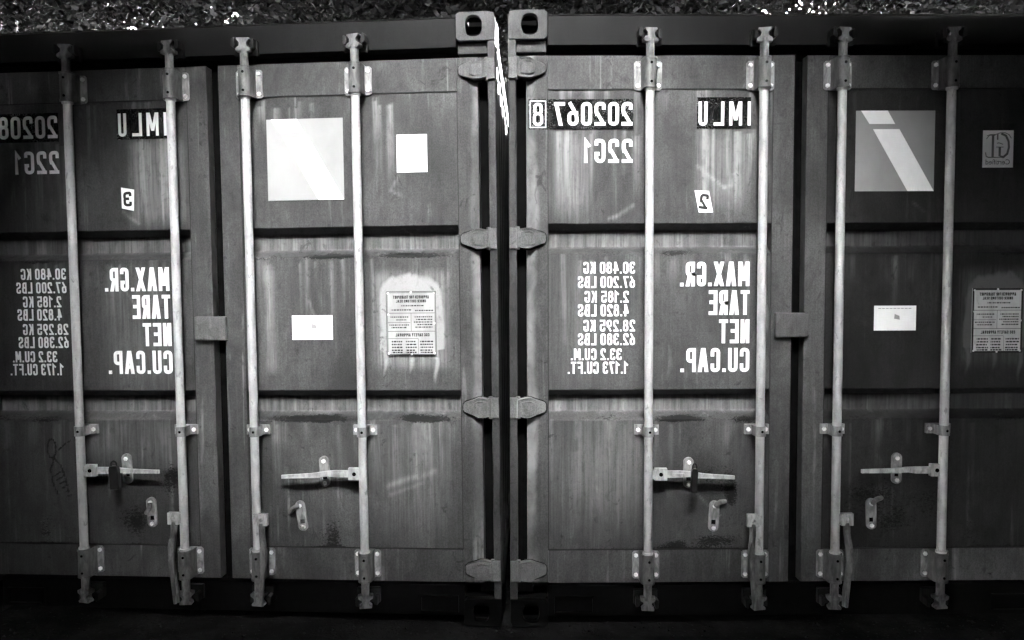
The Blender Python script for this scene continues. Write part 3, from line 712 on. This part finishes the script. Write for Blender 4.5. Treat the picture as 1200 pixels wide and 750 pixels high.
R_CFG = dict(
    sheets=[(3, XS0, below([.580, 1.048], .8)+rs(1, .2, .54, 9, 2.10, .2, .42, .9)+rs(2, .78, 1.02, 10, 2.11, .2, .4, 1.0)+rs(3, .2, 1.08, 14, 2.28, .05, .12, .9)+rs(12, .2, 1.08, 12, 1.58, .1, .4, .4)+rs(14, .2, 1.08, 14, .88, .1, .5, .35),
             [(.2, .33, 1.75, 2.10, .45, .05), (.79, 1.0, 1.80, 2.10, .4, .04), (.2, .55, .45, .85, .3, .1), (.2, .4, 1.1, 1.55, .25, .1)], [], [(.9, .64, .10, .09, .6), (.95, .56, .03, .06, .8), (.86, .36, .12, .03, .7), (.70, .34, .08, .02, .7), (1.0, .88, .06, .02, .8), (.75, .885, .12, .012, .6)]),
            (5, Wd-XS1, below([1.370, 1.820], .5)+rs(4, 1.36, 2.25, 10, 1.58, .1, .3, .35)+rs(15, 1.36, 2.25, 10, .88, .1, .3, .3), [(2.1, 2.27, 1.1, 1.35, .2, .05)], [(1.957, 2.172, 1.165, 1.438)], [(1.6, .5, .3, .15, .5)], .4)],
    cam_turn=[.1, -.2, .15, -.1],
    arms=[(.633, .664, 1, .311, .013), (1.793, .676, -1, .316, .002)],
    drops=[(1.018, .470, -1, 0.0), (1.412, .473, 1, 0.0)],
    catches=[(.761, .658, 0.0, None), (.871, .470, .05, (-.3, 1)), (1.650, .672, 0, None), (1.545, .476, -.03, (-.35, 1))],
    serial='202067', check='8', big_text=BIG(0), small_text=SMALL(0), num='2', num_rot=.13, num_quad=[(.779, 1.853), (.839, 1.850), (.857, 1.761), (.797, 1.761)],
    sq=(1.847, 2.181), sq_mat='vinyl_grey', label_z=1.261, plate_mat='plate_dull',
    scratches=[([(.79, 1.955), (.82, 1.93), (.87, 1.89), (.905, 1.865)], .010), ([(.905, 1.865), (.94, 1.875), (.945, 1.92)], .012), ([(.42, 1.735), (.46, 1.75), (.52, 1.79)], .014), ([(1.70, 1.80), (1.75, 1.76)], .008), ([(.8, .565), (.86, .50), (.9, .47)], .006)])
L_CFG = dict(
    sheets=[(8, XS0, below([.602, 1.060], .9)+rs(5, .2, .54, 8, 2.10, .2, .4, .45)+rs(6, .84, 1.05, 14, 2.11, .3, .42, 1.0)+rs(7, .84, 1.08, 6, 2.27, .05, .12, .9)+rs(13, .3, 1.08, 12, 1.58, .1, .4, .5)+rs(16, .2, 1.08, 10, .88, .1, .5, .22),
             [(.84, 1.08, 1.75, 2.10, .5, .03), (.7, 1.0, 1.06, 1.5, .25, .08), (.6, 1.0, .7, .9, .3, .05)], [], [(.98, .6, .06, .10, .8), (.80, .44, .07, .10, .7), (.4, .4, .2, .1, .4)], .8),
            (9, Wd-XS1, below([1.385, 1.856], .7)+rs(8, 1.4, 1.8, 8, 2.24, .06, .15, .6)+rs(9, 1.92, 2.05, 5, 2.24, .2, .4, .8)+rs(10, 1.36, 2.27, 20, .88, .1, .4, .4)+rs(11, 1.36, 2.27, 16, 1.58, .1, .45, .4)+rs(17, 1.95, 2.2, 4, .89, .3, .55, .45),
             [(1.9, 2.2, .4, .85, .2, .1), (1.42, 1.47, 1.1, 1.55, .4, .02)], [(1.957, 2.172, 1.165, 1.438)], [(1.75, 1.59, .1, .01, .8), (2.05, 1.59, .14, .012, .9), (2.1, .89, .1, .02, .9), (1.62, .89, .12, .02, .8), (1.7, .35, .05, .15, .5)])],
    marks=[([(.43+.02*math.cos(t/9*6.28), .755+.045*math.sin(t/9*6.28)) for t in range(10)], .006), ([(.44, .71), (.42, .66), (.43, .60), (.45, .55)], .006), ([(.44, .71), (.47, .68), (.49, .62), (.50, .56)], .006), ([(.46, .745), (.49, .775), (.52, .79)], .005)]+[([(.435+.012*k, .63-.018*k), (.475+.008*k, .655-.022*k)], .005) for k in range(6)],
    cam_turn=[.2, -.15, .1, -.25],
    arms=[(.643, .671, 1, .311, .002), (1.818, .664, -1, .319, .013)],
    drops=[(1.022, .468, -1, 0.0), (1.412, .466, 1, 0.0)],
    catches=[(.781, .668, -.05, None), (.887, .474, -.05, (2.2, 1)), (1.672, .662, -.04, None), (1.566, .466, -.14, (-.7, -1))],
    serial='20208', check=None, big_text=BIG(.013), small_text=SMALL(.008), num='3', num_rot=-.03, num_quad=[(.796, 1.902), (.854, 1.892), (.850, 1.800), (.797, 1.812)],
    sq=(1.832, 2.176), sq_mat='vinyl_grey', label_z=1.234, plate_mat='plate_bright',
    scratches=[([(.80, 1.80), (.83, 1.77), (.87, 1.745)], .010), ([(2.02, 1.925), (1.985, 1.865), (2.03, 1.845)], .010), ([(1.95, .60), (2.05, .635), (2.15, .66)], .02), ([(1.96, .56), (2.1, .61)], .012), ([(.80, 1.45), (.86, 1.36), (.88, 1.28)], .006), ([(1.62, 1.40), (1.66, 1.27)], .008)])

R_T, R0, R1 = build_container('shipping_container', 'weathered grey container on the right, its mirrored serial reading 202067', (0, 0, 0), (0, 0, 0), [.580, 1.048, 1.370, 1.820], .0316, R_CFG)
LM = Matrix.Rotation(-.08365, 3, 'Z') @ Matrix.Rotation(-.00772, 3, 'Y')
l_loc = Vector((-.03611, .00659, -.00674+.006)) + LM @ Vector((-Wd, 0, 0))
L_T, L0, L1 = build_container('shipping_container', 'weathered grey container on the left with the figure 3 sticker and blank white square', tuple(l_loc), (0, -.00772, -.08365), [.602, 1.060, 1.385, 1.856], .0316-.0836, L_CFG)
# small blank square on the left container, classification sticker on the right one
mb = MB(); mb.box(2.014, 2.144, PY-.005, PY-.0035, 1.940, 2.098); tag(link('square_label', mb.mesh('square_label', M['vinyl'], bevel=.0006), L1), 'small blank white square label')
mb = MB(); mb.box(1.986, 2.115, PY-.005, PY-.0035, 1.944, 2.098); tag(link('certificate_sticker', mb.mesh('certificate_sticker', M['vinyl'], bevel=.0006), R1), 'pale sticker with ornate mirrored letters and the word Certified')
mb = MB(); y = PY-.0056
def sv(pts, wv, yy=y):
    Lp, Rp = thick([(2.107-p[0]*.113, 1.984+p[1]*.104) for p in pts], wv, False); n = len(Lp)
    mb.add([(p[0], yy, p[1]) for p in Lp]+[(p[0], yy, p[1]) for p in Rp], [(i, i+1, i+1+n, i+n) for i in range(n-1)])
sv([(.02, .78), (.10, .92), (.25, 1.0), (.42, 1.0), (.62, .93), (.80, .93), (.93, .88)], .003)
sv([(.40, .97), (.22, .88), (.12, .66), (.10, .42), (.16, .16), (.30, .03), (.44, .06)], .009, y-.0002)
sv([(.44, .06), (.44, .42)], .010, y-.0004); sv([(.30, .43), (.58, .43)], .003, y-.0006); sv([(.53, .95), (.53, .72)], .006, y-.0006); sv([(.32, .54), (.48, .60), (.55, .58)], .003, y-.0002)
sv([(.70, .93), (.70, .03)], .010, y-.0002); sv([(.58, .02), (.86, .02), (.94, .06), (.97, .22)], .004, y-.0004); sv([(.62, .90), (.84, .90), (.95, .75)], .003, y-.0008); sv([(.30, .02), (.60, .02)], .003, y-.0006)
tag(link('sticker_print', mb.mesh('sticker_print', M['ink_grey']), R1), 'ornate mirrored letters G and L')
tc = D.curves.new('certified', 'FONT'); tc.body = 'Certified'; tc.size = .030; tc.offset = .0002; to = D.objects.new('tmp_text', tc); COL.objects.link(to)
me = D.meshes.new_from_object(to.evaluated_get(bpy.context.evaluated_depsgraph_get())); D.objects.remove(to); D.curves.remove(tc)
xs_ = [v.co.x for v in me.vertices]; k_ = .102/(max(xs_)-min(xs_))
for v in me.vertices: v.co = (2.101-(v.co.x-min(xs_))*k_, y, 1.957+v.co.y)
me.materials.append(M['ink_grey']); tag(link('lettering', me, R1), 'small mirrored word Certified')

# ------------------------------------------------------------------ padlocks hanging on two of the handles
def padlock(parent_T, X, Z, tilt, label, wide):
    p = parent_T.matrix_basis @ Vector((X, RODY-.030, Z))
    T = empty('padlock', p, (0, tilt, parent_T.rotation_euler.z)); tag(T, label, 'padlock', 'padlocks on the door handles')
    mb = MB(); mb.prism([(-wide, -.105), (wide, -.105), (wide*1.05, -.02), (wide*.8, -.004), (-wide*.8, -.004), (-wide*1.05, -.02)], -.014, .010)
    link('lock_body', mb.mesh('lock_body', M['dark'], bevel=.004, seg=2), T)
    mb = MB(); r = wide*.62; mb.tube([(-r, -.002, -.01), (-r, -.002, .006), (-r*.6, -.002, .014), (0, -.002, .017), (r*.6, -.002, .014), (r, -.002, .006), (r, -.002, -.01)], [.0042]*7, 8)
    link('shackle', mb.mesh('shackle', M['dark'], smooth=True), T)
padlock(R_T, .768, .700, .04, 'narrow dark padlock hanging on a door handle of the right container', .013)
padlock(L_T, .770, .704, -.06, 'wider dark padlock on the door handle of the left container', .020)

# ------------------------------------------------------------------ ground
def ground_mat():
    n = NT('packed_earth', 0.95, 0.0)
    c = n.lerp(0.006, 0.016, n.ramp(n.noise((3, 3, 3), 6, 0.65), 0.35, 0.7)); c = n.lerp(c, 0.035, n.math('MULTIPLY', n.ramp(n.noise((60, 60, 60), 3, 0.6), 0.62, 0.7), .5))
    n.color(c); n.bump(n.noise((35, 35, 35), 6, 0.7), 0.8, 0.02); return n.m
n_ = 60; gx = np.concatenate([[-400, -60, -20], np.linspace(-7, 7, n_), [20, 60, 400]]); gy_ = np.concatenate([[-400, -60, -20], np.linspace(-8, 8, n_), [20, 60, 400]])
mb = MB(); vs = []
for yv in gy_:
    for xv in gx:
        h = (math.sin(xv*2.3+yv*1.7)+math.sin(xv*5.1-yv*4.3)*.5)*.006 if -4.5 < yv < 0 and abs(xv) < 6 else 0
        vs.append((xv, yv, h-.012))
nx_ = len(gx); mb.add(vs, [(j*nx_+i, j*nx_+i+1, (j+1)*nx_+i+1, (j+1)*nx_+i) for j in range(len(gy_)-1) for i in range(nx_-1)])
tag(link('ground', mb.mesh('ground', ground_mat(), smooth=True)), kind='structure')
# loose stones and litter along the foot of the containers
mb = MB(); r = random.Random(4)
for i in range(1500):
    x, yv = r.uniform(-3, 3), r.uniform(-1.2, .05); s = r.choice((.003, .004, .006, .008))*r.uniform(.7, 1.3); a = r.uniform(0, 3)
    o = Vector((x, yv, -.008)); pts = []
    for dx, dy, dz in ((1,0,.1),(0,1,.0),(-1,0,.15),(0,-1,.05),(.1,.1,.8),(0,0,-.6)): pts.append(o+Vector(((dx*math.cos(a)-dy*math.sin(a))*s, (dx*math.sin(a)+dy*math.cos(a))*s*.8, dz*s+s*.3))*1.0)
    mb.add(pts, [(0,1,4),(1,2,4),(2,3,4),(3,0,4),(1,0,5),(2,1,5),(3,2,5),(0,3,5)])
tag(link('gravel', mb.mesh('gravel', flat('stone', .016, .9, .0, .6, (9, 9, 9)))), 'loose dark stones along the foot of the containers', kind='stuff')

# ------------------------------------------------------------------ trees
BARK = flat('bark', .03, .9, .1, .4, (14, 14, 3))
def leaf_mat(name, v):
    n = NT(name, .7, .12); n.color(n.math('MULTIPLY', v, n.ramp(n.noise((1.5, 1.5, 1.5), 4, .6), .3, .7, .6, 1.4))); return n.m
LEAF = leaf_mat('leaf', .008)
FWD = CAM_ROT @ Vector((0, 1, 0)); RGT = CAM_ROT @ Vector((1, 0, 0)); UPV = CAM_ROT @ Vector((0, 0, 1))
def in_clearing(P):
    """the open ground in front of the doors, where no branch reaches"""
    q = P-np.array(CAM_POS); d = q@np.array(FWD); a = np.abs(q@np.array(RGT)); b = np.abs(q@np.array(UPV))
    return (P[:, 1] < 3.0) & (d > -.9) & (a < .66*np.maximum(d, 0)+.55) & (b < .43*np.maximum(d, 0)+.55)
GAP_P = np.array((-0.18, 0.0, 1.53)); GAP_D = np.array((0.0, -.755, .656)); GAP_D = GAP_D/np.linalg.norm(GAP_D); GAP_R, GAP_S = 1.03, .052
def in_gap(P):
    """hole carved through the crowns to shape the daylight falling on the doors"""
    q = P-GAP_P; s = q@GAP_D; v = q@np.array((0, GAP_D[2], -GAP_D[1])); k = GAP_S*s
    rv = np.where(v < 0, .46+k, .82+k); return (s > 0) & ((q[:, 0]/(GAP_R+k))**2+(v/rv)**2 < 1)
_r = random.Random(5); SUN_SPOTS = [(_r.uniform(-4.0, -1.0) if i % 2 else _r.uniform(1.2, 4.2), _r.uniform(2.6, 5.6), _r.uniform(.07, .105)) for i in range(30)]
def in_sun_gap(P):
    """slots and spots carved in the crowns to let sun reach container tops and leaves"""
    k = (P[:, 2]-2.57)/SUN_DIR.z; x = P[:, 0]-k*SUN_DIR.x; y = P[:, 1]-k*SUN_DIR.y
    k2 = (P[:, 2]-3.7)/SUN_DIR.z; x2 = P[:, 0]-k2*SUN_DIR.x; y2 = P[:, 1]-k2*SUN_DIR.y; spot = np.zeros(len(P), bool)
    for sx, sy, sr in SUN_SPOTS: spot |= ((x2-sx)**2+(y2-sy)**2 < sr*sr) & (P[:, 2] > 3.75)
    return spot | ((x > -.24) & (x < .14) & (y > .03) & (y < 2.1)) | ((x > -.95) & (x < .7) & (y > .03) & (y < .15))
def tree(label, base, lobes, nleaf, size, group, reject, seed, trunk_r=.14, low=None):
    rg = np.random.default_rng(seed); T = empty('tree', base); tag(T, label, 'tree', group); b = np.array(base)
    def leaves(lobes, nleaf, size, reject):
        P = []; per = np.array([l[1][0]*l[1][1]*l[1][2] for l in lobes])**.67; per = per/per.sum()
        for (c, rr), f in zip(lobes, per):
            # sprays of leaves round twig ends, so that the crown has clumps and gaps
            n = int(nleaf*f*1.25); nt_ = max(n//9, 1); d = rg.normal(size=(nt_, 3)); d /= np.linalg.norm(d, axis=1)[:, None]
            tw = np.array(c)+d*(rg.random(nt_)**.45)[:, None]*np.array(rr); P.append(np.repeat(tw, 9, 0)+rg.normal(size=(nt_*9, 3))*size*.9)
        P = np.concatenate(P)+b
        P = P[P[:, 2] > .05]; P = P[~reject(P)]
        n = len(P); u = rg.normal(size=(n, 3)); u[:, 2] *= .6; u /= np.linalg.norm(u, axis=1)[:, None]; v = np.cross(u, rg.normal(size=(n, 3))); v /= np.linalg.norm(v, axis=1)[:, None]
        s = size*rg.uniform(.6, 1.3, n)[:, None]; a = P-u*s*.5; c = P+u*s*.5
        return np.stack([a, P-u*s*.02+v*s*.28, c, P-u*s*.02-v*s*.28], 1)-b
    Q = leaves(lobes, nleaf, size, reject)
    if low: Q = np.concatenate([Q, leaves(*low)])
    link('crown', quad_mesh('crown', Q, LEAF), T)
    mb = MB(); rr = random.Random(seed); top = max(l[0][2] for l in lobes)
    pts = [(0, 0, -.1)]; n_s = 6
    for i in range(1, n_s+1): pts.append((rr.uniform(-.1, .1)*i*.5, rr.uniform(-.1, .1)*i*.5, top*i/n_s))
    mb.tube(pts, [trunk_r*1.3]+[trunk_r*(1-.8*i/n_s) for i in range(1, n_s+1)], 9)
    for c, q in lobes:
        k = rr.randint(2, 4); st = Vector(pts[k]); en = Vector(c)
        for _ in range(2):
            e2 = en+Vector((rr.uniform(-.4, .4)*q[0], rr.uniform(-.4, .4)*q[1], rr.uniform(-.2, .4)*q[2])); mid_ = st.lerp(e2, .5)+Vector((0, 0, .25))
            if reject and (reject(np.array([tuple(mid_+Vector(base)), tuple(e2+Vector(base)), tuple(st.lerp(mid_, .5)+Vector(base)), tuple(mid_.lerp(e2, .5)+Vector(base))])).any()): continue
            mb.tube([st, st.lerp(mid_, .5)+Vector((0, 0, .05)), mid_, e2], [trunk_r*.45, trunk_r*.36, trunk_r*.28, trunk_r*.1], 6)
    link('trunk', mb.mesh('trunk', BARK, smooth=True), T)
# unseen container stacks, added round the yard to block stray daylight
def shade_container(label, loc, rz):
    T = empty('shipping_container', loc, (0, 0, rz)); tag(T, label, 'container', 'unseen container stacks added to block daylight')
    if not PLAIN:
        LN = 6.058
        for x, s_ in ((0, 1), (Wd, -1)):
            mb = MB(); corrugated(mb, x+s_*.006, s_, .18, LN-.18, .16, 2.50, 0); a, b = sorted((x+s_*.002, x+s_*.062)); mb.box(a, b, .179, LN-.179, 2.50, 2.57); mb.box(a, b, .179, LN-.179, .03, .16)
            PLAIN.append(('side_wall', mb.mesh('side_wall', M['body']), (0, 0, 0)))
        mb = MB(); mb.box(.063, Wd-.063, .03, LN-.03, 2.54, 2.562); PLAIN.append(('roof', mb.mesh('roof', M['body']), (0, 0, 0)))
        mb = MB(); mb.box(.063, Wd-.063, .03, LN-.03, .12, .16); PLAIN.append(('floor_frame', mb.mesh('floor_frame', M['body']), (0, 0, 0)))
        for y0 in (.02, LN-.06): mb = MB(); mb.box(.02, Wd-.02, y0, y0+.04, .03, 2.53); PLAIN.append(('end_wall', mb.mesh('end_wall', M['body']), (0, 0, 0)))
        for x in (0, Wd-.162):
            for y0 in (0, LN-.178):
                for z in (0, Ht-.118): mb = MB(); mb.box(x, x+.162, y0, y0+.178, z, z+.118); PLAIN.append(('corner_casting', mb.mesh('corner_casting', M['cast'], bevel=.01), (0, 0, 0)))
                mb = MB(); mb.box(x+.03, x+.13, y0+.03, y0+.15, .1185, Ht-.1185); PLAIN.append(('corner_post', mb.mesh('corner_post', M['cast']), (0, 0, 0)))
    for nm, me, l in PLAIN: link(nm, me, T, l)
PLAIN = []
for lv, word in ((0, 'lower'), (1, 'upper')):
    z = lv*(Ht+.003)
    shade_container(word+' container of the unseen stack added on the left of the yard to block light', (-5.07, -5.45, z), 0)
    shade_container(word+' container of the unseen stack added on the right of the yard to block light', (2.63, -5.9, z), 0)
    shade_container(word+' container of the unseen stack added behind the viewer to block light', (3.03, -8.36, z), rad(90))
for lv, word in enumerate(('lowest', 'middle', 'topmost')): shade_container(word+' container of the unseen stack added crosswise behind the two door ends to block light', (3.03, 7.75, lv*(Ht+.003)), rad(90))
for lv, word in enumerate(('lower', 'upper')):
    shade_container(word+' container of the unseen stack added beyond the left container to block light', (-7.66, 1.5, lv*(Ht+.003)), 0)
    shade_container(word+' container of the unseen stack added beyond the right container to block light', (5.22, 1.5, lv*(Ht+.003)), 0)
in_stack = lambda P: ((P[:, 1] > 7.6) & (P[:, 2] < 7.95)) | ((np.abs(P[:, 0]) > 5.15) & (np.abs(P[:, 0]) < 7.75) & (P[:, 1] > 1.4) & (P[:, 2] < 5.3)) | ((np.abs(P[:, 0]) > 2.5) & (P[:, 1] < .7) & (P[:, 2] < 5.3)) | ((P[:, 1] < -5.8) & (P[:, 2] < 5.3))
rej_high = lambda P: in_clearing(P) | in_gap(P) | in_sun_gap(P) | (P[:, 2] < 4.3) | in_stack(P)
rej = lambda P: in_clearing(P) | in_gap(P) | in_sun_gap(P) | (P[:, 2] < np.where(P[:, 1] < -1.2, 2.42, 3.05)) | in_stack(P)
# trees behind the containers, their crowns hanging over the roofs
BACK = 'trees behind the containers'
for i, (x, yv, lab) in enumerate(((-5.4, 11.4, 'dark leafy tree above the far left end of the left container'), (-1.9, 11.2, 'dark leafy tree rising behind the middle of the left container'),
                                   (1.6, 11.3, 'dark leafy tree rising behind the left door of the right container'), (5.2, 11.4, 'dark leafy tree above the far right end of the right container'))):
    rr = random.Random(40+i); lobes = [((rr.uniform(-.4, .4), -7.9, 5.6), (2.5, 3.0, 2.1)), ((rr.uniform(-.4, .4), -5.0, 6.6), (2.5, 2.6, 2.6)), ((rr.uniform(-.4, .4), -2.0, 8.6), (2.6, 2.8, 2.4)), ((0, .2, 8.4), (2.4, 2.0, 2.2))]
    tree(lab, (x, yv, 0), lobes, 28000, .27, BACK, rej_high, 60+i, low=([((rr.uniform(-.5, .5), -7.9, 3.9), (2.3, 2.2, .95)), ((rr.uniform(-.6, .6), -5.9, 4.4), (2.2, 2.0, .9))], 34000, .065, rej))
# trees added round the yard, out of view: they shade it and leave one gap of sky over the doors
YARD = 'unseen trees added to shade the doors'
for i, (x, yv, lobes, lab) in enumerate((
    (-6.6, -2.6, [((3.2, .8, 5.4), (3.2, 3.4, 2.2)), ((4.6, 3.4, 5.0), (2.4, 2.2, 1.9)), ((5.4, .6, 6.6), (2.0, 3.0, 2.0)), ((5.0, .9, 4.3), (2.5, 2.4, 1.25))], 'unseen broad tree added to shade the left side of the yard'),
    (6.6, -2.6, [((-3.2, .8, 5.4), (3.2, 3.4, 2.2)), ((-4.6, 3.4, 5.0), (2.4, 2.2, 1.9)), ((-5.4, .6, 6.6), (2.0, 3.0, 2.0)), ((-5.0, .9, 4.3), (2.5, 2.4, 1.25))], 'unseen broad tree added to shade the right side of the yard'),
    (-3.6, -7.6, [((1.4, 2.0, 6.0), (2.8, 3.2, 2.4)), ((-.6, 1.2, 7.0), (2.6, 2.6, 2.2))], 'unseen tall tree added for shade behind the viewer on the left'),
    (3.6, -7.6, [((-1.4, 2.0, 6.0), (2.8, 3.2, 2.4)), ((.6, 1.2, 7.0), (2.6, 2.6, 2.2))], 'unseen tall tree added for shade behind the viewer on the right'),
    (0.3, -10.0, [((-.3, 3.6, 6.8), (3.0, 3.2, 2.2)), ((-.3, 6.6, 8.0), (2.6, 3.2, 1.8)), ((-.3, 6.4, 4.4), (2.4, 1.6, 1.2)), ((-.3, 7.2, 3.1), (2.4, 1.1, .75))], 'unseen tall tree added for shade straight behind the viewer'))):
    tree(lab, (x, yv, 0), lobes, 22000, .27, YARD, rej, 80+i, .17)
